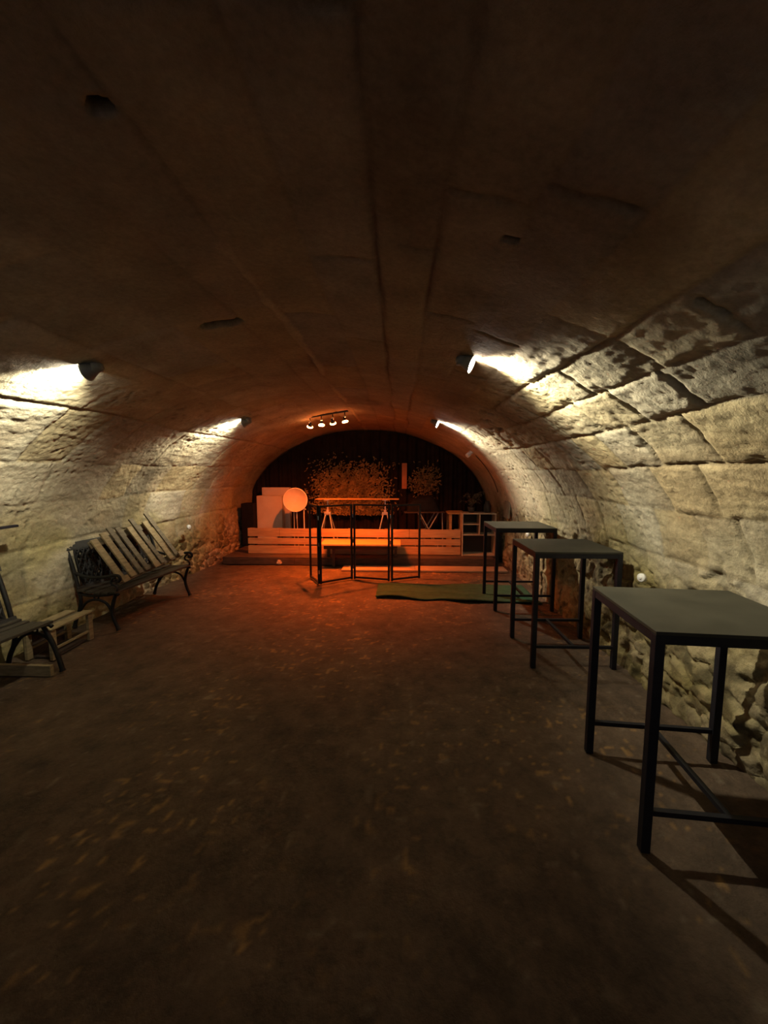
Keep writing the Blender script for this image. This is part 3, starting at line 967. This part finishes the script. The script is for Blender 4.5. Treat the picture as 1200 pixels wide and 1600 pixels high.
hs_ = MB().box((0, 0, 0), (.11, .02, .56), bev=.004).build('hanging_board', M_RUSTW)
hs_.location = (.14, 8.78, 1.62)
tag(hs_, 'narrow upright reddish board hanging in front of the camouflage net', 'board')

# ------------------------------------------------------------------ green carpet
def build_carpet():
    nx, ny = 90, 30
    vs = []; fs_ = []
    for i in range(nx + 1):
        u = i / nx
        x = -.30 + 2.16 * u
        yf = 5.20 - .17 * u + .06 * math.sin(u * 9 + .5) * (1 - u * .5) + (.10 * math.exp(-((u - .42) / .09) ** 2))
        yb = 5.92 + .03 * math.sin(u * 12)
        for j in range(ny + 1):
            v = j / ny
            y = yf + (yb - yf) * v
            z = .008 + .035 * math.exp(-((v - .04) / .10) ** 2) * (.6 + .4 * math.sin(u * 14)) * (1 if u < .95 else .4) + .012 * math.exp(-((v - .35 - .1 * math.sin(u * 5)) / .06) ** 2)
            z += .004 * float(vnoise(x * 6, y * 6, 0, 95))
            vs.append((x, y, z + .004))
    for i in range(nx):
        for j in range(ny):
            a = i * (ny + 1) + j
            fs_.append((a, a + ny + 1, a + ny + 2, a + 1))
    o = MB().add(vs, fs_, True).build('carpet', M_CARPET)
    m = o.modifiers.new('thickness', 'SOLIDIFY'); m.thickness = .012; m.offset = -1
    tag(o, 'crumpled strip of green carpet lying on floor before the stage', 'carpet')
build_carpet()

# ------------------------------------------------------------------ small wall things
def plate(loc, nrm, label):
    o = empty('wall_socket', loc, 0, label, 'socket', 'small round white wall sockets')
    MB().lathe([(0, .0), (.030, .0), (.034, -.004), (.034, -.03), (0, -.03)], (0, 0, 0), nrm, 24).build('cover', M_WHITE2, o)
    MB().lathe([(0, .0), (.012, .0), (.014, .003), (.010, .006), (0, .006)], (0, 0, 0), nrm, 16).build('knob', M_WHITE2, o)
plate((-3.30, 6.12, .84), (1, -.35, .05), 'small round white socket on left wall beyond the benches')
plate((1.93, 3.16, .865), (-1, -.35, .05), 'small round white socket on right wall just above the nearest high table')
plate((1.94, 5.98, .77), (-1, -.35, .05), 'small round white socket on right wall behind the farthest high table')
wb = MB().box((0, 0, 0), (.03, .34, .30), bev=.006).build('wall_board', M_BOARDGY)
wb.location = (1.965, 7.2, .90 + .13); wb.rotation_euler = (0, R(4), R(0))
tag(wb, 'small grey rectangular board fixed on right wall beside the shelf unit', 'board')
ppr = MB()
rr = random.Random(3)
pts = [(math.cos(a) * rr.uniform(.04, .06), math.sin(a) * rr.uniform(.04, .055)) for a in np.linspace(0, 6.0, 9)]
ppr.add([(x, -.004 - .012 * (i % 2), z) for i, (x, z) in enumerate(pts)] + [(0, -.018, 0)], [(i, (i + 1) % 9, 9) for i in range(9)])
po = ppr.build('paper_scrap', M_PAPER)
po.location = (-2.17, 7.08, .065)
tag(po, 'crumpled pale paper scrap stuck on the front of the stage platform', 'paper')
